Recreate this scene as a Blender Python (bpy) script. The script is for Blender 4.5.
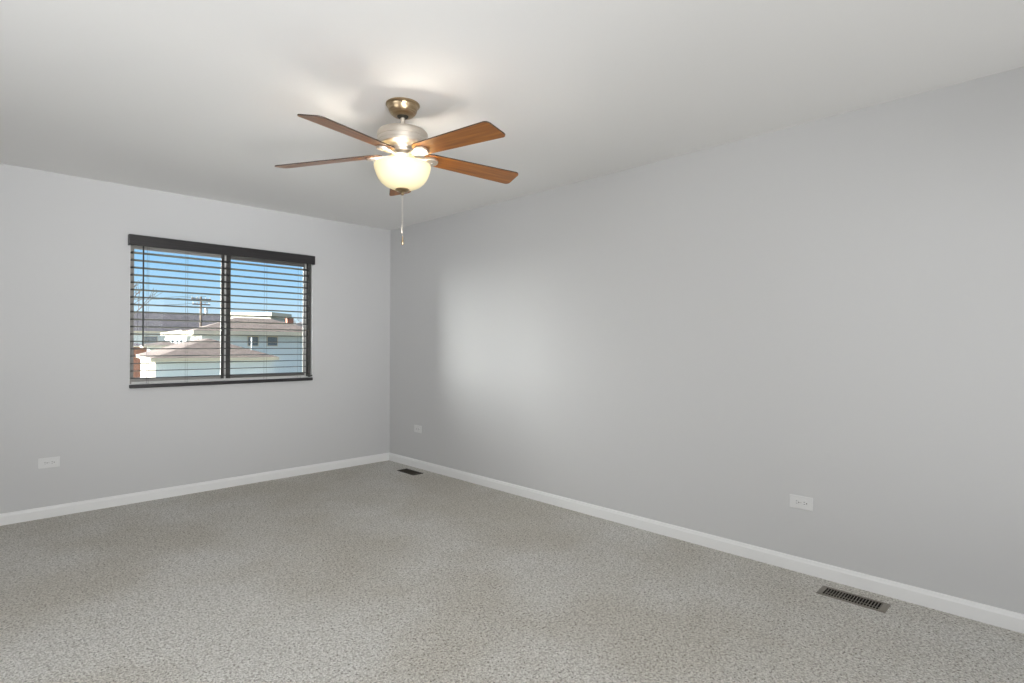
import bpy, bmesh, math, random
from mathutils import Vector, Matrix
random.seed(7)
C = bpy.context.scene
for o in list(bpy.data.objects): bpy.data.objects.remove(o)
PI = math.pi
# room frame: right wall is the plane x = 0, window wall the plane y = 0, floor z = 0 (metres)
H = 2.44
XL, YF = -4.35, -7.0            # left wall, wall behind the camera

# ------------------------------------------------------------------ camera
cam = bpy.data.cameras.new('camera'); co = bpy.data.objects.new('camera', cam)
C.collection.objects.link(co); C.camera = co
cam.sensor_width = 36.0; cam.lens = 553.19 / 1024 * 36.0; cam.clip_start = 0.05; cam.clip_end = 500
yaw, pitch, roll = 0.7860, 0.0052, 0.0035
fw = Vector((math.sin(yaw)*math.cos(pitch), math.cos(yaw)*math.cos(pitch), math.sin(pitch)))
rt = Vector((math.cos(yaw), -math.sin(yaw), 0)); up = rt.cross(fw)
r2 = rt*math.cos(roll) + up*math.sin(roll); u2 = -rt*math.sin(roll) + up*math.cos(roll)
m = Matrix((r2, u2, -fw)).transposed().to_4x4(); m.translation = Vector((-3.246, -5.076, 1.232))
co.matrix_world = m

# ------------------------------------------------------------------ world: clear winter sky, brighter towards the sun side (-x)
W = bpy.data.worlds.new('sky'); C.world = W; W.use_nodes = True
nt = W.node_tree; nt.nodes.clear()
def N(t, kind, **kw):
    n = t.nodes.new(kind)
    for k, v in kw.items(): setattr(n, k, v)
    return n
tc = N(nt, 'ShaderNodeTexCoord'); sx = N(nt, 'ShaderNodeSeparateXYZ'); nt.links.new(tc.outputs['Generated'], sx.inputs[0])
ramp = N(nt, 'ShaderNodeValToRGB'); nt.links.new(sx.outputs['Z'], ramp.inputs[0])
e = ramp.color_ramp.elements
e[0].position = 0.0; e[0].color = (.76, .87, .95, 1); e[1].position = 1.0; e[1].color = (.30, .45, .70, 1)
for p_, c_ in ((.03, (.66, .83, .96, 1)), (.08, (.46, .74, .99, 1)), (.16, (.27, .60, 1.0, 1)), (.4, (.30, .50, .80, 1))):
    k = e.new(p_); k.color = c_
SUN_SIDE = 56.0                 # how much brighter the hazy sky is on the sun's side
dotn = N(nt, 'ShaderNodeVectorMath', operation='DOT_PRODUCT'); nt.links.new(tc.outputs['Generated'], dotn.inputs[0])
g = Vector((-.88, .42, .24)).normalized(); dotn.inputs[1].default_value = g
mr = N(nt, 'ShaderNodeMapRange', interpolation_type='SMOOTHSTEP'); nt.links.new(dotn.outputs['Value'], mr.inputs['Value'])
mr.inputs['From Min'].default_value = .74; mr.inputs['From Max'].default_value = 1.0
mr.inputs['To Min'].default_value = 0.0; mr.inputs['To Max'].default_value = SUN_SIDE
glow = N(nt, 'ShaderNodeMix', data_type='RGBA', blend_type='MULTIPLY'); glow.inputs['Factor'].default_value = 1
glow.inputs[6].default_value = (1.0, .99, .96, 1); nt.links.new(mr.outputs[0], glow.inputs[7])
addc = N(nt, 'ShaderNodeMix', data_type='RGBA', blend_type='ADD'); addc.inputs['Factor'].default_value = 1
nt.links.new(ramp.outputs[0], addc.inputs[6]); nt.links.new(glow.outputs[2], addc.inputs[7])
bg = N(nt, 'ShaderNodeBackground'); bg.inputs['Strength'].default_value = 1.0
out = N(nt, 'ShaderNodeOutputWorld'); nt.links.new(addc.outputs[2], bg.inputs[0]); nt.links.new(bg.outputs[0], out.inputs[0])

# ------------------------------------------------------------------ sun, hall daylight and added fill lamps
def light(name, kind, loc, direction, energy, color=(1, 1, 1), **kw):
    l = bpy.data.lights.new(name, kind); l.energy = energy; l.color = color
    for k, v in kw.items(): setattr(l, k, v)
    o = bpy.data.objects.new(name, l); C.collection.objects.link(o); o.location = loc
    if direction is not None: o.rotation_euler = Vector(direction).to_track_quat('-Z', 'Y').to_euler()
    return o
light('sun', 'SUN', (-20, 20, 20), (1, 0, -.62), .25, (1, .95, .86), angle=.009)
def area(name, loc, d, sx_, sy_, energy, color=(1, 1, 1), spread=PI):
    return light(name, 'AREA', loc, d, energy, color, shape='RECTANGLE', size=sx_, size_y=sy_, spread=spread)
# unseen fill lamps added for even light; daylight_hall enters by the left doorway
area('fill_behind_camera', (-2.1, YF+.03, 1.35), (0, 1, -.1), 3.2, 1.5, 19, (.95, .975, 1))  # added fill from behind the camera, its window is made up
area('fill_left_wall', (XL+.03, -2.7, 1.5), (1, .12, -.08), 1.6, 1.15, 25, (.95, .975, 1))  # added fill that brightens the right wall, its window is made up
area('fill_softbox', (-3.5, -5.9, 1.75), (.45, 1, -.07), 1.2, .9, 31, (.98, .99, 1), math.radians(110))  # soft fill lamp added near the camera to even out the room
area('fill_far_ceiling', (-2.9, -6.3, .5), (1.2, 5.6, 1.85), 1.0, .8, 7.5, (.97, .985, 1), math.radians(48))  # narrow fill lamp added to lift the far ceiling
area('daylight_hall', (XL-1.9, -5.05, 2.06), (1, .03, -.12), .5, .2, 38, (.95, .97, 1))
# upward fill lamp added behind the camera to brighten the ceiling
area('fill_upward', (-2.2, -6.0, .35), (0, .1, 1), 3.0, 1.6, 20, (1, 1, 1))
portal = area('window_portal', (-1.59, .125, 1.48), (0, -1, 0), 1.5, 1.25, 1); portal.data.cycles.is_portal = True

vs = C.view_settings
vs.view_transform = 'Standard'; vs.look = 'None'; vs.gamma = 1; vs.use_curve_mapping = False; vs.exposure = 0.09
C.cycles.max_bounces = 10; C.cycles.diffuse_bounces = 6; C.cycles.transparent_max_bounces = 16
C.cycles.use_denoising = True; C.cycles.sample_clamp_indirect = 6

# ------------------------------------------------------------------ helpers
def bm_new(): return bmesh.new()
def obj(name, bm, mat, parent=None, smooth=False, kind=None, bevel=0):
    me = bpy.data.meshes.new(name)
    bmesh.ops.recalc_face_normals(bm, faces=bm.faces)
    if smooth:                                  # smooth shading, with creases kept crisp
        for f in bm.faces: f.smooth = True
        for e_ in bm.edges:
            if len(e_.link_faces) == 2 and e_.calc_face_angle(0) > math.radians(28): e_.smooth = False
    bm.to_mesh(me); bm.free()
    mats = mat if isinstance(mat, (list, tuple)) else [mat]
    for x in mats: me.materials.append(x)
    o = bpy.data.objects.new(name, me); C.collection.objects.link(o)
    if parent: o.parent = parent
    if kind: o['kind'] = kind
    if bevel:
        b = o.modifiers.new('bevel', 'BEVEL'); b.width = bevel; b.segments = 2; b.limit_method = 'ANGLE'
    return o
def box(bm, x0, x1, y0, y1, z0, z1, M=None, mi=0):
    v = [bm.verts.new((x, y, z)) for x in (x0, x1) for y in (y0, y1) for z in (z0, z1)]
    if M is not None:
        for a in v: a.co = M @ a.co
    for f in ((0, 1, 3, 2), (4, 6, 7, 5), (0, 4, 5, 1), (2, 3, 7, 6), (0, 2, 6, 4), (1, 5, 7, 3)):
        fc = bm.faces.new([v[i] for i in f]); fc.material_index = mi
    return v
def bxo(name, dims, mat, parent=None, **kw):
    bm = bm_new(); box(bm, *dims); return obj(name, bm, mat, parent, **kw)
def lathe(bm, prof, seg=48, cap=True, center=(0, 0), M=None, mi=0):
    rings = []
    for r, z in prof:
        if r < 1e-6: rings.append([bm.verts.new((center[0], center[1], z))])
        else: rings.append([bm.verts.new((center[0]+r*math.cos(2*PI*i/seg), center[1]+r*math.sin(2*PI*i/seg), z)) for i in range(seg)])
    if M is not None:
        for rg in rings:
            for a in rg: a.co = M @ a.co
    for a, b in zip(rings, rings[1:]):
        for i in range(seg):
            j = (i+1) % seg
            if len(a) == 1 and len(b) == 1: continue
            if len(a) == 1: f = bm.faces.new((a[0], b[i], b[j]))
            elif len(b) == 1: f = bm.faces.new((a[i], a[j], b[0]))
            else: f = bm.faces.new((a[i], a[j], b[j], b[i]))
            f.material_index = mi
    if cap:
        for rg in (rings[0], rings[-1]):
            if len(rg) > 1: bm.faces.new(rg).material_index = mi
def tube(bm, a, b, r, seg=8, r1=None):
    a = Vector(a); b = Vector(b); d = b-a; L = d.length
    M = Matrix.Translation(a) @ d.to_track_quat('Z', 'Y').to_matrix().to_4x4()
    lathe(bm, [(r, 0), (r if r1 is None else r1, L)], seg, True, M=M)
def prism(bm, pts, z0, z1, M=None):
    lo = [bm.verts.new((x, y, z0)) for x, y in pts]; hi = [bm.verts.new((x, y, z1)) for x, y in pts]
    if M is not None:
        for a in lo+hi: a.co = M @ a.co
    bm.faces.new(lo[::-1]); bm.faces.new(hi); n = len(pts)
    for i in range(n): bm.faces.new((lo[i], lo[(i+1) % n], hi[(i+1) % n], hi[i]))
def empty(name, loc=(0, 0, 0), rz=0, label=None, cat=None, group=None):
    o = bpy.data.objects.new(name, None); C.collection.objects.link(o); o.location = loc; o.rotation_euler = (0, 0, rz)
    o.empty_display_size = .1
    if label: tag(o, label, cat, group)
    return o
def tag(o, label, cat, group=None, kind=None):
    o['label'] = label; o['category'] = cat
    if group: o['group'] = group
    if kind: o['kind'] = kind
    return o

# ------------------------------------------------------------------ materials
def mat(name, col, rough=.5, metal=0, spec=.5, **kw):
    m = bpy.data.materials.new(name); m.use_nodes = True; t = m.node_tree; b = t.nodes['Principled BSDF']
    b.inputs['Base Color'].default_value = (*col, 1); b.inputs['Roughness'].default_value = rough
    b.inputs['Metallic'].default_value = metal; b.inputs['Specular IOR Level'].default_value = spec
    for k, v in kw.items(): b.inputs[k].default_value = v
    return m
def noise_col(m, scale, c1, c2, coord='Object', detail=4, stretch=(1, 1, 1), lo=.35, hi=.65, rough=.5):
    t = m.node_tree; b = t.nodes['Principled BSDF']
    tc = N(t, 'ShaderNodeTexCoord'); mp = N(t, 'ShaderNodeMapping'); mp.inputs['Scale'].default_value = stretch
    n = N(t, 'ShaderNodeTexNoise'); n.inputs['Scale'].default_value = scale; n.inputs['Detail'].default_value = detail; n.inputs['Roughness'].default_value = rough
    r = N(t, 'ShaderNodeValToRGB'); r.color_ramp.elements[0].position = lo; r.color_ramp.elements[1].position = hi
    r.color_ramp.elements[0].color = (*c1, 1); r.color_ramp.elements[1].color = (*c2, 1)
    t.links.new(tc.outputs[coord], mp.inputs[0]); t.links.new(mp.outputs[0], n.inputs['Vector']); t.links.new(n.outputs['Fac'], r.inputs[0])
    t.links.new(r.outputs[0], b.inputs['Base Color']); return n, r, mp
def bump(m, src, dist, strength=1):
    t = m.node_tree; b = t.nodes['Principled BSDF']; bp = N(t, 'ShaderNodeBump')
    bp.inputs['Distance'].default_value = dist; bp.inputs['Strength'].default_value = strength
    t.links.new(src, bp.inputs['Height']); t.links.new(bp.outputs[0], b.inputs['Normal'])

def paint(name, col, rough, tex=.0003):
    m = mat(name, col, rough); n, r, mp = noise_col(m, 260, tuple(c*.99 for c in col), col)
    bump(m, n.outputs['Fac'], tex, .5); return m
M_wall = paint('grey_wall_paint', (.555, .555, .555), .62)
M_ceil = paint('white_ceiling_paint', (.80, .795, .785), .9)
M_trim = mat('white_trim_paint', (.77, .77, .765), .4)
M_reveal = mat('white_reveal_paint', (.80, .80, .80), .5)

M_carpet = mat('looped_carpet', (.4, .37, .33), 1.0, spec=.1)
def carpet_nodes():
    t = M_carpet.node_tree; b = t.nodes['Principled BSDF']
    tc = N(t, 'ShaderNodeTexCoord')
    vor = N(t, 'ShaderNodeTexVoronoi'); vor.inputs['Scale'].default_value = 138; vor.inputs['Randomness'].default_value = 1
    nz = N(t, 'ShaderNodeTexNoise'); nz.inputs['Scale'].default_value = 88; nz.inputs['Detail'].default_value = 5; nz.inputs['Roughness'].default_value = .7
    big = N(t, 'ShaderNodeTexNoise'); big.inputs['Scale'].default_value = 1.1; big.inputs['Detail'].default_value = 3
    for n in (vor, nz, big): t.links.new(tc.outputs['Object'], n.inputs['Vector'])
    r = N(t, 'ShaderNodeValToRGB'); e = r.color_ramp.elements
    e[0].position = .36; e[0].color = (.27, .255, .225, 1); e[1].position = .64; e[1].color = (.95, .935, .905, 1)
    k = e.new(.46); k.color = (.84, .825, .79, 1)
    t.links.new(nz.outputs['Fac'], r.inputs[0])
    r2 = N(t, 'ShaderNodeValToRGB'); e = r2.color_ramp.elements
    e[0].position = .1; e[0].color = (1, 1, 1, 1); e[1].position = .75; e[1].color = (.62, .61, .585, 1)
    t.links.new(vor.outputs['Distance'], r2.inputs[0])
    mx = N(t, 'ShaderNodeMix', data_type='RGBA', blend_type='MULTIPLY'); mx.inputs['Factor'].default_value = 1
    t.links.new(r.outputs[0], mx.inputs[6]); t.links.new(r2.outputs[0], mx.inputs[7])
    r3 = N(t, 'ShaderNodeValToRGB'); e = r3.color_ramp.elements
    e[0].position = .40; e[0].color = (.88, .86, .82, 1); e[1].position = .6; e[1].color = (1, 1, 1, 1)
    t.links.new(big.outputs['Fac'], r3.inputs[0])
    mx2 = N(t, 'ShaderNodeMix', data_type='RGBA', blend_type='MULTIPLY'); mx2.inputs['Factor'].default_value = 1
    t.links.new(mx.outputs[2], mx2.inputs[6]); t.links.new(r3.outputs[0], mx2.inputs[7])
    t.links.new(mx2.outputs[2], b.inputs['Base Color'])
    inv = N(t, 'ShaderNodeMath', operation='MULTIPLY_ADD'); inv.inputs[1].default_value = -.9; t.links.new(vor.outputs['Distance'], inv.inputs[0]); t.links.new(nz.outputs['Fac'], inv.inputs[2])
    bump(M_carpet, inv.outputs[0], .008, .9)
carpet_nodes()

def brushed(name, c1, c2, rough):
    m = mat(name, c1, rough, 1.0); noise_col(m, 18, c1, c2, stretch=(1, 1, 12)); return m
M_nickel = brushed('brushed_nickel', (.66, .61, .54), (.70, .65, .58), .42)
M_brass = brushed('antique_brass', (.36, .26, .15), (.52, .40, .26), .3)
M_dark = mat('dark_hole', (.015, .013, .01), .8)
M_wood = mat('cherry_wood', (.25, .09, .03), .28, spec=.5)
def wood_nodes():
    n, r, mp = noise_col(M_wood, 9, (.19, .060, .009), (.40, .150, .022), stretch=(.35, 6, 6), lo=.3, hi=.7, detail=6)
    e = r.color_ramp.elements.new(.5); e.color = (.28, .098, .014, 1)
wood_nodes()
M_bladeedge = mat('dark_blade_edge', (.05, .03, .02), .5)

def bowl_mat():
    m = bpy.data.materials.new('frosted_lit_glass'); m.use_nodes = True; t = m.node_tree; t.nodes.clear()
    tr = N(t, 'ShaderNodeBsdfTranslucent'); tr.inputs[0].default_value = (.48, .40, .17, 1)
    di = N(t, 'ShaderNodeBsdfDiffuse'); di.inputs[0].default_value = (.90, .82, .56, 1)
    gl = N(t, 'ShaderNodeBsdfGlossy'); gl.inputs['Roughness'].default_value = .25
    em = N(t, 'ShaderNodeEmission'); em.inputs[0].default_value = (1, .80, .42, 1); em.inputs[1].default_value = .22
    m1 = N(t, 'ShaderNodeMixShader'); m1.inputs[0].default_value = .95; t.links.new(tr.outputs[0], m1.inputs[1]); t.links.new(di.outputs[0], m1.inputs[2])
    m2 = N(t, 'ShaderNodeMixShader'); m2.inputs[0].default_value = .04; t.links.new(m1.outputs[0], m2.inputs[1]); t.links.new(gl.outputs[0], m2.inputs[2])
    ad = N(t, 'ShaderNodeAddShader'); t.links.new(m2.outputs[0], ad.inputs[0]); t.links.new(em.outputs[0], ad.inputs[1])
    o = N(t, 'ShaderNodeOutputMaterial'); t.links.new(ad.outputs[0], o.inputs[0]); return m
M_bowl = bowl_mat()
def emis(name, col, s):
    m = bpy.data.materials.new(name); m.use_nodes = True; t = m.node_tree; t.nodes.clear()
    em = N(t, 'ShaderNodeEmission'); em.inputs[0].default_value = (*col, 1); em.inputs[1].default_value = s
    o = N(t, 'ShaderNodeOutputMaterial'); t.links.new(em.outputs[0], o.inputs[0]); return m
M_bulb = emis('lit_bulb', (1, .82, .5), 6)
def glass_mat():
    m = bpy.data.materials.new('window_glass'); m.use_nodes = True; t = m.node_tree; t.nodes.clear()
    tr = N(t, 'ShaderNodeBsdfTransparent'); tr.inputs[0].default_value = (.97, .985, .98, 1)
    gl = N(t, 'ShaderNodeBsdfGlossy'); gl.inputs['Roughness'].default_value = .02
    fr = N(t, 'ShaderNodeFresnel'); fr.inputs[0].default_value = 1.35
    mx = N(t, 'ShaderNodeMixShader'); t.links.new(fr.outputs[0], mx.inputs[0]); t.links.new(tr.outputs[0], mx.inputs[1]); t.links.new(gl.outputs[0], mx.inputs[2])
    o = N(t, 'ShaderNodeOutputMaterial'); t.links.new(mx.outputs[0], o.inputs[0]); return m
M_glass = glass_mat()
M_bronze = mat('dark_bronze_aluminium', (.055, .052, .048), .4)
M_bronze_lit = mat('lit_bronze_aluminium', (.30, .29, .27), .45)  # paler copy of the frame bronze, light on it put into the colour
M_bronze_dim = mat('dim_bronze_aluminium', (.15, .145, .135), .5)  # bronze copy for the right sash, its dimmer light put into the colour
M_strip = mat('grey_weatherstrip', (.60, .60, .58), .5)
M_blind = mat('espresso_blind', (.045, .040, .040), .35)
noise_col(M_blind, 12, (.014, .0125, .0135), (.024, .0215, .023), stretch=(.3, 8, 8))
M_cord = mat('dark_cord', (.10, .09, .085), .8)
M_plastic = mat('white_plastic', (.67, .67, .665), .35)
M_slot = mat('outlet_slot', (.05, .05, .05), .6)
M_screw = mat('screw_metal', (.5, .5, .48), .35, 1)
M_register = mat('taupe_register_metal', (.21, .19, .16), .5, .2)
M_regdark = mat('brown_register_metal', (.030, .024, .015), .55, .2)

# ------------------------------------------------------------------ room shell
WX0, WX1, WZ0, WZ1 = -2.318, -.857, .897, 2.05       # window opening
T = .20
def wall_with_hole(name, plane, a0, a1, h0, h1, v0, v1, t0, t1):
    """plane 'y': wall spans x a0..a1 and thickness y t0..t1; hole h0..h1 by v0..v1"""
    bm = bm_new()
    for (p, q, r, s) in ((a0, h0, 0, H), (h1, a1, 0, H), (h0, h1, 0, v0), (h0, h1, v1, H)):
        if s-r < 1e-4: continue
        if plane == 'y': box(bm, p, q, t0, t1, r, s)
        else: box(bm, t0, t1, p, q, r, s)
    return obj(name, bm, M_wall, kind='structure')
wall_with_hole('wall_back', 'y', XL-T, T, WX0, WX1, WZ0, WZ1, 0, .11)
bxo('wall_right', (0, T, YF-T, 0, 0, H), M_wall, kind='structure')
bm = bm_new()
for (p, q, r, s_) in ((YF-T, -5.75, 0, H), (-5.75, -4.85, 2.05, H), (-4.85, -4.5, 0, H), (-4.5, 0, 0, H)):
    box(bm, XL-T, XL, p, q, r, s_)
obj('wall_left', bm, M_wall, kind='structure')
# made-up unseen window with a white shade, backing the left fill lamp
LY0, LY1 = -3.5, -1.9
bm = bm_new()
box(bm, XL, XL+.02, LY0-.06, LY1+.06, .84, .9); box(bm, XL, XL+.02, LY0-.06, LY1+.06, 2.1, 2.16)
for y in (LY0-.06, LY1): box(bm, XL, XL+.02, y, y+.06, .9, 2.1)
w3 = obj('added_window_left', bm, M_trim, kind='structure')
bxo('added_shade', (XL+.001, XL+.012, LY0, LY1, .9, 2.1), M_reveal, w3)
bxo('wall_front', (XL-T, T, YF-T, YF, 0, H), M_wall, kind='structure')
bxo('ceiling', (XL-T, T, YF-T, .11, H, H+.15), M_ceil, kind='structure')
# hallway beyond the doorway
bm = bm_new()
box(bm, XL-2.1, XL-T, -6.1, -6.0, 0, H); box(bm, XL-2.1, XL-T, -4.45, -4.35, 0, H); box(bm, XL-2.2, XL-2.1, -6.1, -4.35, 0, H)
obj('wall_hall', bm, M_wall, kind='structure')
bxo('ceiling_hall', (XL-2.2, XL-T, -6.1, -4.35, H, H+.1), M_ceil, kind='structure')
# floor with the two register openings cut through the carpet
RX0, RX1 = -.2195, -.1285
holes = [(-4.4655, -4.2245), (-.7325, -.5075)]
xs = sorted({XL-2.2, RX0, RX1, T}); ys = sorted({YF-T, T, *[h for p in holes for h in p]})
bm = bm_new(); vg = {}
def gv(x, y):
    if (x, y) not in vg: vg[(x, y)] = bm.verts.new((x, y, 0))
    return vg[(x, y)]
for i in range(len(xs)-1):
    for j in range(len(ys)-1):
        if xs[i] == RX0 and any(abs(ys[j]-h[0]) < 1e-6 for h in holes): continue
        bm.faces.new((gv(xs[i], ys[j]), gv(xs[i+1], ys[j]), gv(xs[i+1], ys[j+1]), gv(xs[i], ys[j+1])))
obj('floor', bm, M_carpet, kind='structure')

def baseboard(name, p, q, nrm):
    """profile swept from p to q; nrm points into the room"""
    prof = [(0, 0), (.013, 0), (.013, .058), (.0115, .062), (.0095, .066), (.0085, .071), (.006, .076), (.0, .079)]
    bm = bm_new(); p = Vector((*p, 0)); q = Vector((*q, 0)); n = Vector((*nrm, 0))
    A = [bm.verts.new(p+n*a+Vector((0, 0, z))) for a, z in prof]; B = [bm.verts.new(q+n*a+Vector((0, 0, z))) for a, z in prof]
    for i in range(len(prof)-1): bm.faces.new((A[i], A[i+1], B[i+1], B[i]))
    bm.faces.new(A); bm.faces.new(B[::-1])
    return obj(name, bm, M_trim, kind='structure')
baseboard('baseboard_back', (XL, 0), (0, 0), (0, -1))
baseboard('baseboard_right', (0, 0), (0, YF), (-1, 0))
baseboard('baseboard_left', (XL, -4.78), (XL, 0), (1, 0))
baseboard('baseboard_front', (XL, YF), (0, YF), (0, 1))
# doorway casing behind the camera
bm = bm_new()
box(bm, XL-.02, XL+.018, -5.82, -5.75, 0, 2.05); box(bm, XL-.02, XL+.018, -4.85, -4.78, 0, 2.05); box(bm, XL-.02, XL+.018, -5.82, -4.78, 2.05, 2.12)
obj('trim_1', bm, M_trim, kind='structure')
# made-up unseen window behind the camera, backing the fill lamp there
bm = bm_new()
box(bm, -3.76, -.44, YF, YF+.02, .54, .6); box(bm, -3.76, -.44, YF, YF+.02, 2.1, 2.16)
for x in (-3.76, -.5): box(bm, x, x+.06, YF, YF+.02, .6, 2.1)
w2 = obj('added_window_back', bm, M_trim, kind='structure')
bxo('added_shade', (-3.7, -.5, YF+.001, YF+.012, .6, 2.1), M_reveal, w2)

# ------------------------------------------------------------------ the window
win = empty('window_1'); win['kind'] = 'structure'
F0, F1 = .030, .095     # frame depth
bm = bm_new()          # outer frame: dark jambs and head
box(bm, WX1-.028, WX1, F0, F1, WZ0+.018, WZ1); 
box(bm, WX0+.020, WX1-.028, F0, F1, WZ1-.055, WZ1)
obj('window_frame', bm, M_bronze, win, bevel=.002)
bxo('window_frame_side', (WX0, WX0+.020, F0, F1, WZ0+.018, WZ1), M_bronze_lit, win)
bm = bm_new(); box(bm, WX1-.003, WX1, .001, F0, WZ0+.018, WZ1); box(bm, WX0, WX0+.003, .001, F0, WZ0+.018, WZ1); box(bm, WX0+.003, WX1-.003, .001, F0, WZ1-.003, WZ1)
obj('window_reveal', bm, M_reveal, win)
bm = bm_new(); box(bm, WX0, WX1, F0-.028, F1, WZ0, WZ0+.018)
obj('window_sill', bm, M_reveal, win, bevel=.002)
bm = bm_new(); box(bm, WX0+.02, WX1-.028, F0+.002, F1, WZ0+.018, WZ0+.034); 
obj('window_track', bm, M_strip, win)
def sash(x0, x1, y0, y1, ms, left_w, right_w):
    bm = bm_new(); z0, z1 = WZ0+.034, WZ1-.055
    box(bm, x0, x0+left_w, y0, y1, z0, z1); box(bm, x1-right_w, x1, y0, y1, z0, z1)
    box(bm, x0+left_w, x1-right_w, y0, y1, z0, z0+.030); box(bm, x0+left_w, x1-right_w, y0, y1, z1-.030, z1)
    f = obj('window_sash', bm, ms, win, bevel=.0015)
    ym = (y0+y1)/2
    bxo('window_pane', (x0+left_w-.002, x1-right_w+.002, ym-.002, ym+.002, z0+.028, z1-.028), M_glass, f)
    return f
MX = -1.622
sash(WX0+.020, MX-.006, .040, .062, M_bronze_lit, .016, .024)
sash(MX+.008, WX1-.028, .066, .088, M_bronze_dim, .036, .030)
# meeting stiles are dark bronze, with a pale weatherstrip between them
bm = bm_new(); box(bm, MX-.034, MX-.009, .034, .040, WZ0+.034, WZ1-.055); box(bm, MX+.006, MX+.042, .034, .066, WZ0+.034, WZ1-.055)
obj('meeting_stile', bm, M_bronze, win, bevel=.001)
bxo('weatherstrip', (MX-.009, MX+.006, .038, .042, WZ0+.034, WZ1-.055), M_strip, win)
bxo('weatherstrip', (WX1-.050, WX1-.036, .060, .066, WZ0+.034, WZ1-.055), M_strip, win)
bxo('window_latch', (MX-.006, MX+.004, .022, .038, 1.30, 1.40), M_strip, win, bevel=.002)

# ------------------------------------------------------------------ horizontal blind
bl = empty('window_blind', (-1.59, 0, 0), 0, 'dark espresso horizontal slat blind hanging lowered and open over the window', 'blind')
def L(x): return x+1.59
bm = bm_new(); box(bm, L(-2.333), L(-.857), -.050, -.036, 1.980, 2.062)
box(bm, L(-2.333), L(-2.325), -.036, 0, 1.980, 2.062); box(bm, L(-.865), L(-.857), -.036, 0, 1.980, 2.062)
obj('valance', bm, M_blind, bl, bevel=.002)
bxo('headrail', (L(-2.310), L(-.872), -.030, .018, 2.005, 2.048), M_blind, bl)
bm = bm_new(); SP = .0570; z = 1.9285; n = 0
while z > .945:
    # gently crowned slat, 2 mm thick
    a = [(-.029, .0025), (-.015, .0029), (0, .0022), (.015, .0003), (.029, -.0025)]
    x0, x1 = L(-2.313), L(-.892)
    top = [[bm.verts.new((x, -.006+p, z+q+.0018)) for p, q in a] for x in (x0, x1)]
    bot = [[bm.verts.new((x, -.006+p, z+q-.0018)) for p, q in a] for x in (x0, x1)]
    for i in range(4):
        bm.faces.new((top[0][i], top[0][i+1], top[1][i+1], top[1][i])); bm.faces.new((bot[0][i], bot[1][i], bot[1][i+1], bot[0][i+1]))
    for k in (0, 4): bm.faces.new((top[0][k], top[1][k], bot[1][k], bot[0][k]))
    for s in (0, 1): bm.faces.new(top[s]+bot[s][::-1])
    z -= SP; n += 1
obj('slats', bm, M_blind, bl)
bxo('bottom_rail', (L(-2.318), L(-.868), -.036, .022, .885, .912), M_blind, bl, bevel=.003)
for x in (-2.20, -1.93, -1.30, -.99):
    bm = bm_new(); tube(bm, (L(x), -.034, .905), (L(x), -.034, 2.0), .0009, 6); tube(bm, (L(x), .022, .905), (L(x), .022, 2.0), .0009, 6)
    obj('ladder_cord', bm, M_cord, bl)
bm = bm_new(); tube(bm, (L(-2.238), -.043, 1.215), (L(-2.238), -.043, 1.985), .0055, 8); tube(bm, (L(-2.238), -.043, 1.205), (L(-2.238), -.043, 1.25), .0055, 8)
obj('tilt_wand', bm, M_blind, bl, smooth=False)
bm = bm_new()
for x in (-.905, -.880): box(bm, L(x-.007), L(x+.007), -.040, .02, .925, .938)
obj('cord_tassel', bm, M_blind, bl, bevel=.003)

# ------------------------------------------------------------------ ceiling fan
FX, FY = -1.668, -2.716
fan = empty('ceiling_fan', (FX, FY, H), 0, 'brushed nickel ceiling fan with five cherry wood blades and a lit frosted bowl', 'ceiling fan')
def Z(z): return z-H
bm = bm_new(); lathe(bm, [(.084, Z(2.4395)), (.085, Z(2.434)), (.081, Z(2.429)), (.076, Z(2.427)), (.0745, Z(2.424)), (.0730, Z(2.414)), (.069, Z(2.403)), (.062, Z(2.392)), (.052, Z(2.383)), (.043, Z(2.379)), (.031, Z(2.378)), (.031, Z(2.381)), (.0, Z(2.382))])
can = obj('canopy', bm, M_brass, fan, smooth=True)
bm = bm_new(); lathe(bm, [(.027, Z(2.383)), (.028, Z(2.378)), (.023, Z(2.372)), (.011, Z(2.370))], 32)
obj('ball_socket', bm, M_regdark, can, smooth=True)
bm = bm_new(); tube(bm, (.0745*math.cos(-2.25), .0745*math.sin(-2.25), Z(2.4235)), (.080*math.cos(-2.25), .080*math.sin(-2.25), Z(2.4225)), .0035, 10)
obj('screw', bm, M_regdark, can)
bm = bm_new(); tube(bm, (0, 0, Z(2.27)), (0, 0, Z(2.370)), .0112, 24)
obj('downrod', bm, M_nickel, fan, smooth=True)
bm = bm_new()
lathe(bm, [(.0, Z(2.322)), (.020, Z(2.322)), (.023, Z(2.318)), (.025, Z(2.311)), (.060, Z(2.309)), (.100, Z(2.305)), (.118, Z(2.299)), (.1245, Z(2.291)), (.126, Z(2.284)), (.126, Z(2.264)), (.1235, Z(2.262)), (.1235, Z(2.2605)), (.126, Z(2.259)),
           (.126, Z(2.242)), (.1245, Z(2.2405)), (.1245, Z(2.239)), (.126, Z(2.2375)), (.1255, Z(2.226)), (.120, Z(2.221)), (.098, Z(2.219))], 96, False)
obj('motor_housing', bm, M_nickel, fan, smooth=True)
bm = bm_new()
lathe(bm, [(.100, Z(2.222)), (.084, Z(2.219)), (.064, Z(2.217)), (.062, Z(2.211)), (.058, Z(2.209)), (.058, Z(2.204)), (.063, Z(2.202)), (.062, Z(2.196)), (.054, Z(2.191)), (.047, Z(2.184)), (.044, Z(2.170)), (.0, Z(2.170))], 96, False)
obj('lower_housing', bm, M_nickel, fan, smooth=True)
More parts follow.
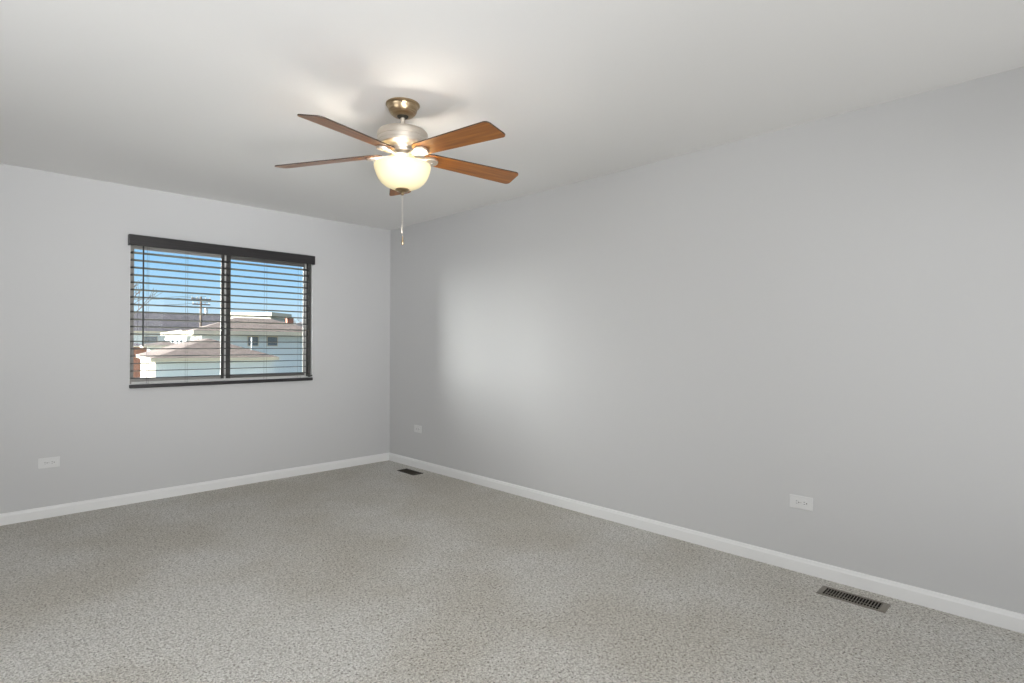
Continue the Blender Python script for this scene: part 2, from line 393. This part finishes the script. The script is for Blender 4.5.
bm = bm_new(); lathe(bm, [(.0, Z(2.180)), (.058, Z(2.180)), (.066, Z(2.176)), (.066, Z(2.170)), (.056, Z(2.166)), (.050, Z(2.160)), (.050, Z(2.118)), (.045, Z(2.112)), (.0, Z(2.112))], 48)
obj('switch_housing', bm, M_nickel, fan, smooth=True)

def blade_outline():
    r0, r1, w0, w1 = .108, .653, .052, .0669
    pts = []
    # root: rounded
    for i in range(9):
        a = PI/2 + PI*i/8
        pts.append((r0+.040+.040*math.cos(a), w0*math.sin(a)))
    # tip: chamfered, rounded corners
    rc = .024
    for i in range(7):
        a = -PI/2 + PI/2*i/6; pts.append((r1-rc+rc*math.cos(a), -w1+rc+rc*math.sin(a)))
    for i in range(7):
        a = PI/2*i/6; pts.append((r1-rc+rc*math.cos(a), w1-rc+rc*math.sin(a)))
    return pts
ZB = Z(2.1516); PITCH = -.216; DROOP = .062
blade0 = None
for k in range(5):
    ang = math.radians(-158.5+72*k)
    if blade0 is None:
        bm = bm_new(); prism(bm, blade_outline(), -.003, .003)
        for f in bm.faces: f.material_index = 1 if abs(f.normal.z) < .5 and len(f.verts) == 4 else 0
        bd = obj('blade', bm, [M_wood, M_bladeedge], fan)
        bm = bm_new()
        # bracket: tapered arm reaching out from the hub, then a rounded plate screwed under the blade
        pl = [(.112, -.020), (.134, -.034), (.156, -.037), (.174, -.031), (.185, -.017), (.189, 0), (.185, .017), (.174, .031), (.156, .037), (.134, .034), (.112, .020)]
        prism(bm, pl, -.0185, -.0032)
        ir = obj('blade_bracket', bm, M_nickel, bd, smooth=False, bevel=.003)
        bm = bm_new()
        n0 = [(.060, -.013), (.060, .013)]; 
        sec = [(.050, .012, -.004, -.016), (.075, .012, -.004, -.016), (.098, .017, -.004, -.017), (.120, .022, -.0035, -.0175)]
        rings = []
        for (x, hw, zt, zb_) in sec: rings.append([bm.verts.new((x, s*hw, zz)) for s, zz in ((-1, zb_), (1, zb_), (1, zt), (-1, zt))])
        for a, b in zip(rings, rings[1:]):
            for i in range(4): bm.faces.new((a[i], a[(i+1) % 4], b[(i+1) % 4], b[i]))
        bm.faces.new(rings[0]); bm.faces.new(rings[-1])
        arm = obj('bracket_arm', bm, M_nickel, bd, bevel=.002)
        bm = bm_new()
        lathe(bm, [(.0, -.0220), (.0040, -.0217), (.0052, -.0180)], 12, False, center=(.160, 0))
        sc = obj('screw', bm, M_screw, bd)
        blade0 = bd; kids = [ir, arm, sc]
    else:
        bd = blade0.copy(); C.collection.objects.link(bd); bd.parent = fan
        for ch in kids:
            c = ch.copy(); C.collection.objects.link(c); c.parent = bd
    bd.matrix_local = Matrix.Translation((0, 0, ZB+.652*math.sin(DROOP))) @ Matrix.Rotation(-.0235, 4, 'Y') @ Matrix.Rotation(ang, 4, 'Z') @ Matrix.Rotation(DROOP, 4, 'Y') @ Matrix.Rotation(PITCH, 4, 'X')

# glass bowl (open topped), finial, chains, bulbs
op = [(.1405, 2.131), (.1415, 2.127), (.1400, 2.118), (.1375, 2.106), (.131, 2.086), (.122, 2.066), (.108, 2.047), (.088, 2.030), (.062, 2.018), (.034, 2.011), (.010, 2.009)]
ip = [(r-.004 if r > .02 else r, z+.004 if r < .13 else z) for r, z in op]
bm = bm_new(); prof = [(r, Z(z)) for r, z in op] + [(r, Z(z)) for r, z in ip[::-1]]
prof.append(prof[0]); lathe(bm, prof, 64, False)
bmesh.ops.remove_doubles(bm, verts=bm.verts, dist=1e-5)
gb = obj('glass_bowl', bm, M_bowl, fan, smooth=True); gb['label'] = 'lit cream frosted glass bowl'
bm = bm_new(); lathe(bm, [(.0, Z(2.017)), (.014, Z(2.017)), (.034, Z(2.0125)), (.036, Z(2.008)), (.030, Z(2.002)), (.012, Z(1.996)), (.008, Z(1.991)), (.0085, Z(1.985)), (.005, Z(1.981)), (0, Z(1.980))], 32)
obj('finial', bm, M_brass, fan, smooth=True)
bm = bm_new(); tube(bm, (0, 0, Z(2.010)), (0, 0, Z(2.113)), .004, 10); obj('center_rod', bm, M_nickel, fan)
for (dx, dy, zt, zf, kind) in ((-.005, -.003, 1.986, 1.828, 0), (.004, .003, 1.986, 1.775, 1)):
    bm = bm_new(); z = zt
    while z > zf:
        bmesh.ops.create_icosphere(bm, subdivisions=1, radius=.0014, matrix=Matrix.Translation((dx, dy, Z(z)))); z -= .0036
    tube(bm, (dx, dy, Z(zf)), (dx, dy, Z(zt)), .0005, 5)
    ch = obj('pull_chain', bm, M_nickel, fan)
    bm = bm_new()
    if kind == 0: lathe(bm, [(.0, Z(zf+.002)), (.003, Z(zf)), (.0042, Z(zf-.008)), (.0055, Z(zf-.030)), (.005, Z(zf-.040)), (0, Z(zf-.042))], 16, center=(dx, dy))
    else: lathe(bm, [(.0, Z(zf+.002)), (.0032, Z(zf)), (.003, Z(zf-.010)), (.0058, Z(zf-.026)), (.0062, Z(zf-.034)), (.004, Z(zf-.043)), (0, Z(zf-.045))], 16, center=(dx, dy))
    obj('chain_pull', bm, M_brass if kind else M_nickel, ch, smooth=True)
for s in (-1, 1):
    bx_, by_ = s*.075*math.cos(.6), s*.075*math.sin(.6)
    bm = bm_new(); bmesh.ops.create_uvsphere(bm, u_segments=16, v_segments=10, radius=.021, matrix=Matrix.Translation((bx_, by_, Z(2.104))))
    b_ = obj('light_bulb', bm, M_bulb, fan, smooth=True)
    bm = bm_new(); tube(bm, (bx_*.75, by_*.75, Z(2.120)), (bx_*.92, by_*.92, Z(2.104)), .012, 12); obj('bulb_socket', bm, M_plastic, fan)
    l = light('bulb_light', 'POINT', (bx_, by_, Z(2.104)), None, 19.0, (1, .91, .79), shadow_soft_size=.024); l.parent = fan
    b_.visible_shadow = True

# ------------------------------------------------------------------ outlets
def outlet(loc, rz, label):
    t = empty('wall_outlet', loc, rz, label, 'outlet', 'horizontal wall outlets')
    # local: x along the wall, z up, -y out of the wall
    bm = bm_new(); box(bm, -.060, .060, -.006, 0, -.036, .036)
    obj('cover_plate', bm, M_plastic, t, bevel=.0035)
    for s in (-1, 1):
        bm = bm_new(); pts = []
        for i in range(24):
            a = 2*PI*i/24; x = .0175*math.cos(a); zz = max(-.0135, min(.0135, .0175*math.sin(a)))
            pts.append((zz, x))
        M = Matrix.Translation((s*.0195, -.006, 0)) @ Matrix.Rotation(PI/2, 4, 'X')
        prism(bm, pts, 0, .0022, M)
        r = obj('receptacle', bm, M_plastic, t, bevel=.0006)
        bm = bm_new(); c = s*.0195
        box(bm, c-.006, c+.002, -.0088, -.0078, .0048, .0068); box(bm, c-.0052, c+.002, -.0088, -.0078, -.0068, -.0048)
        lathe(bm, [(.0028, 0), (.0028, .001)], 12, True, M=Matrix.Translation((c+.0095, -.0078, 0)) @ Matrix.Rotation(PI/2, 4, 'X'))
        obj('slot', bm, M_slot, r)
    bm = bm_new(); lathe(bm, [(.0032, 0), (.0028, .0012), (0, .0015)], 14, False, M=Matrix.Translation((0, -.006, 0)) @ Matrix.Rotation(PI/2, 4, 'X'))
    obj('screw', bm, M_screw, t)
    return t
outlet((-2.788, 0, .386), 0, 'white horizontal outlet low on the wall left of the window')
outlet((0, -4.062, .378), -PI/2, 'white horizontal outlet low on the right wall, near the bigger floor vent')
outlet((0, -.515, .386), -PI/2, 'small white outlet on the right wall close to the far corner')

# ------------------------------------------------------------------ floor registers
def register(loc, Lh, label, frame, nfin):
    t = empty('floor_vent', loc, 0, label, 'floor vent', 'floor vents along the right wall')
    hw, ih, iw = .058, Lh-.026, .046       # half width, inner half length, inner half width
    bm = bm_new(); zt = .0065
    ring = [(-hw, -Lh), (hw, -Lh), (hw, Lh), (-hw, Lh)]; inn = [(-.052, -ih), (.036, -ih), (.036, ih), (-.052, ih)]
    mid = [(-hw+.007, -Lh+.007), (hw-.007, -Lh+.007), (hw-.007, Lh-.007), (-hw+.007, Lh-.007)]
    lv = []
    for pts, z in ((ring, .0005), (ring, .002), (mid, zt), (inn, zt-.0005), (inn, zt-.0020)): lv.append([bm.verts.new((x, y, z)) for x, y in pts])
    for a, b in zip(lv, lv[1:]):
        for i in range(4): bm.faces.new((a[i], a[(i+1) % 4], b[(i+1) % 4], b[i]))
    obj('frame', bm, frame, t)
    bm = bm_new()
    for i in range(nfin):
        y = -ih + 2*ih*(i+.5)/nfin
        M = Matrix.Translation((0, y, -.001)) @ Matrix.Rotation(math.radians(30), 4, 'X')
        box(bm, -.052, .036, -.0019, .0019, -.0045, .0055, M)
    box(bm, -.001, .001, -ih, ih, -.006, -.003)
    f = obj('fins', bm, frame, t)
    bm = bm_new(); z0 = -.16
    v = [[bm.verts.new((x, y, z)) for x, y in inn] for z in (zt-.0020, z0)]
    for i in range(4): bm.faces.new((v[0][i], v[0][(i+1) % 4], v[1][(i+1) % 4], v[1][i]))
    bm.faces.new(v[1]); obj('duct', bm, M_dark, t)
    return t
register((-.166, -4.345, 0), .146, 'long taupe slotted floor vent in the carpet near the camera, along right baseboard', M_register, 19)
register((-.166, -.620, 0), .138, 'small dark floor vent in the carpet by the far corner', M_regdark, 18)

# ------------------------------------------------------------------ outside
M_ground = mat('winter_lawn', (.22, .22, .15), 1); noise_col(M_ground, .8, (.16, .16, .10), (.30, .29, .22))
M_shin = mat('brown_shingles', (.27, .20, .175), .95); noise_col(M_shin, 3, (.088, .064, .054), (.135, .10, .084), stretch=(1, 1, 4))
M_shin2 = mat('slate_shingles', (.15, .13, .15), .95); noise_col(M_shin2, 2, (.05, .044, .052), (.085, .074, .08))
M_white = mat('white_siding', (.56, .60, .61), .8)
M_cream = mat('cream_brick', (.62, .58, .47), .9)
def brick(m, c1, c2, mortar, scale):
    t = m.node_tree; b = t.nodes['Principled BSDF']; tc = N(t, 'ShaderNodeTexCoord'); mp = N(t, 'ShaderNodeMapping'); mp.inputs['Rotation'].default_value = (PI/2, 0, PI/2)
    br = N(t, 'ShaderNodeTexBrick'); br.inputs['Scale'].default_value = scale
    br.inputs['Color1'].default_value = (*c1, 1); br.inputs['Color2'].default_value = (*c2, 1); br.inputs['Mortar'].default_value = (*mortar, 1)
    t.links.new(tc.outputs['Object'], mp.inputs[0]); t.links.new(mp.outputs[0], br.inputs['Vector']); t.links.new(br.outputs['Color'], b.inputs['Base Color'])
brick(M_cream, (.40, .37, .31), (.29, .265, .21), (.40, .38, .35), 3)
M_red = mat('red_brick', (.42, .17, .10), .9); brick(M_red, (.27, .10, .06), (.20, .075, .045), (.28, .22, .18), 3)
M_fascia = mat('cream_fascia', (.50, .44, .34), .7)
M_pane = mat('house_window_glass', (.10, .12, .14), .15)
M_bark = mat('grey_bark', (.16, .13, .11), .9); M_pole = mat('weathered_pole_wood', (.17, .13, .10), .9)
M_hedge = mat('winter_hedge', (.10, .12, .10), 1)
GZ = -3.0
bxo('ground', (-120, 160, .3, 220, GZ-.2, GZ), M_ground, kind='structure')
ROT = -math.radians(7.8)
def house(name, loc, ul, vl, eave, ridge, label, cat, roof, wallm, ov=.5, group=None, fh=.22, rot=None):
    """loc = front left roof corner; local u to the right, v away; hip roof"""
    t = empty(name, (loc[0], loc[1], GZ), ROT if rot is None else rot, label, cat, group)
    e0 = eave-GZ; r0 = ridge-GZ
    bm = bm_new(); box(bm, ov, ul-ov, ov, vl-ov, 0, e0+.02)
    obj('wall', bm, wallm, t)
    bm = bm_new(); c = [(0, 0), (ul, 0), (ul, vl), (0, vl)]
    A = [bm.verts.new((x, y, e0+fh)) for x, y in c]
    if ul >= vl: R = [(vl/2, vl/2), (ul-vl/2, vl/2)]
    else: R = [(ul/2, ul/2), (ul/2, vl-ul/2)]
    B = [bm.verts.new((x, y, r0)) for x, y in R]
    if ul >= vl: fs = [(A[0], A[1], B[1], B[0]), (A[1], A[2], B[1]), (A[2], A[3], B[0], B[1]), (A[3], A[0], B[0])]
    else: fs = [(A[0], A[1], B[0]), (A[1], A[2], B[1], B[0]), (A[2], A[3], B[1]), (A[3], A[0], B[0], B[1])]
    for f in fs: bm.faces.new(f)
    bm.faces.new(A[::-1]); obj('roof', bm, roof, t)
    bm = bm_new(); box(bm, 0, ul, 0, vl, e0, e0+fh-.01); obj('fascia', bm, M_fascia, t)
    return t
# nearest: low hip-roofed garage with white wall
GA = house('garage', (3.30, 26.0), 5.88, 11.0, .335, 1.50, 'low garage with brown hip roof and pale walls, nearest outside the window', 'garage', M_shin, M_white, .24, fh=.17)
bm = bm_new(); box(bm, .225, .24, .25, 10.75, 0, 3.33)
obj('brick_side', bm, M_cream, GA)
bm = bm_new(); tube(bm, (4.73, 1.15, 3.70), (4.73, 1.15, 4.56), .035, 10); obj('vent_pipe', bm, M_white, GA)
# behind it: two-storey house
HB = house('house', (8.35, 38.0), 9.2, 6.6, 1.78, 3.24, 'two-storey white house with brown hip roof behind the garage', 'house', M_shin, M_white, .6, fh=.36)
def wnd(parent, x0, x1, z0, z1, y, side=False):
    bm = bm_new()
    if not side: box(bm, x0, x1, y-.03, y, z0, z1); f = obj('window', bm, M_fascia, parent); bm = bm_new(); box(bm, x0+.06, x1-.06, y-.05, y-.03, z0+.06, z1-.06); obj('pane', bm, M_pane, f)
    else: box(bm, y-.03, y, x0, x1, z0, z1); f = obj('window', bm, M_fascia, parent); bm = bm_new(); box(bm, y-.05, y-.03, x0+.06, x1-.06, z0+.06, z1-.06); obj('pane', bm, M_pane, f)
for a in ((3.62, 4.40), (4.98, 5.78)): wnd(HB, a[0], a[1], 1.02-GZ, 1.78-GZ, .6)
wnd(HB, 1.6, 2.4, 1.02-GZ, 1.70-GZ, .6, True)
bm = bm_new(); box(bm, 7.45, 7.95, 4.2, 4.7, 5.3, 6.42); box(bm, 7.4, 8.0, 4.15, 4.75, 6.37, 6.47); obj('chimney', bm, M_red, HB)
# long low wing running back on the left of the house
HW = house('house_wing', (9.35, 44.8), 4.6, 17, 2.00, 2.5, 'flat-roofed white wing stretching back, left of the two-storey house', 'house', M_shin, M_white, .4, fh=.30)
for y in (3, 5.5, 9, 12.5, 16): wnd(HW, y, y+1.2, .75-GZ, 1.65-GZ, .4, True)
# roof between garage and house
house('low_house', (5.45, 38.3), 2.7, 3.0, .93, 1.36, 'low brown-roofed house half hidden between the garage and the two-storey house', 'house', M_shin, M_white, .4, fh=.16)
# brick building at the left edge of the view
house('brick_building', (2.6, 42.6), 4.1, 5.0, .95, 1.55, 'low red brick building at the left edge of the window view', 'building', M_shin2, M_red, .2, fh=.08)
# far row under a long slate roof
FR = house('row_house', (-6, 67.2), 33.0, 9.0, 2.35, 4.85, 'long far row house with a slate roof, at the back left', 'house', M_shin2, M_white, .5, fh=.2)
for x in (17, 19.4, 22): wnd(FR, x, x+1.3, 1.1-GZ, 2.0-GZ, .5)
house('pale_building', (15.2, 52.0), 4.3, 4.0, 3.9, 4.2, 'pale cream building showing above the brown roof of the house', 'building', M_white, M_cream, .1, fh=.35, rot=-math.radians(50))
house('dark_roofed_house', (21.2, 51.0), 9.0, 6.0, 2.7, 4.05, 'dark-roofed house far behind the chimney at the right', 'house', M_shin2, M_red, .4, fh=.2)
# board fence
t = empty('yard_fence', (8.4, 20.0, GZ), ROT, 'beige board fence low at the right of the window view', 'fence')
bm = bm_new()
for i in range(30): box(bm, i*.14, i*.14+.13, 0, .02, 0, 2.86)
obj('boards', bm, M_fascia, t); bm = bm_new(); box(bm, 0, 4.2, -.02, .04, 2.86, 2.92); obj('cap_rail', bm, M_fascia, t)
# utility pole and wires
px_, py_ = 15.9, 63.2
t = empty('utility_pole', (px_, py_, GZ), 0, 'tall wooden utility pole with crossarms above the roofs', 'utility pole')
bm = bm_new(); tube(bm, (0, 0, 0), (0, 0, 9.45), .15, 10, .10); obj('pole', bm, M_pole, t)
for (z_, w_) in ((9.1, 1.0), (8.5, .9)):
    bm = bm_new(); box(bm, -w_, w_, -.2, -.1, z_, z_+.12); a_ = obj('crossarm', bm, M_pole, t)
    bm = bm_new()
    bm.free()
    for s in (-.9, -.45, .45, .9):
        bm = bm_new(); tube(bm, (s*w_, -.15, z_+.12), (s*w_, -.15, z_+.3), .05, 8); obj('insulator', bm, M_strip, a_)
bm = bm_new(); tube(bm, (.45, -.3, 7.6), (.45, -.3, 8.3), .18, 10); obj('transformer', bm, M_strip, t)
bm = bm_new()
for s, z_ in ((-.9, 9.46), (.45, 9.46), (.81, 8.86)):
    pts = [Vector((px_+s, py_-.15, z_+GZ)) + (Vector((-30, -8, 0))*k/10) - Vector((0, 0, 1.2*(1-(2*k/10-1)**2))) for k in range(11)]
    for a, b in zip(pts, pts[1:]): tube(bm, a, b, .02, 5)
tag(obj('power_lines', bm, M_pole), 'thin power lines sagging away left from the utility pole', 'power lines')
# bare trees
def tree(loc, h, label, seed, spread=.5):
    rnd = random.Random(seed); t = empty('bare_tree', loc, 0, label, 'tree')
    bt = bm_new(); bb = bm_new(); tube(bt, (0, 0, 0), (0, 0, h*.45), h*.018, 8, h*.012)
    def br(p, d, l, r, n):
        q = p+d*l; tube(bb, p, q, r, 5, r*.6)
        if n == 0: return
        for _ in range(3):
            dd = (d + Vector((rnd.uniform(-1, 1), rnd.uniform(-1, 1), rnd.uniform(-.2, .7)))*spread).normalized(); br(q, dd, l*rnd.uniform(.6, .8), r*.55, n-1)
    for _ in range(5): br(Vector((0, 0, h*.43)), Vector((rnd.uniform(-.7, .7), rnd.uniform(-.7, .7), 1)).normalized(), h*.2, h*.008, 3)
    obj('trunk', bt, M_bark, t); obj('branches', bb, M_bark, t)
tree((2.0, 30.5, GZ), 8.6, 'thin bare tree rising at the left edge of the window view', 3, .7)
tree((18.5, 80, GZ), 9.0, 'distant bushy bare tree left of the utility pole', 5, .9)
tree((25.5, 61.0, GZ), 7.8, 'distant bare tree above the roofs near the chimney', 9, .9)
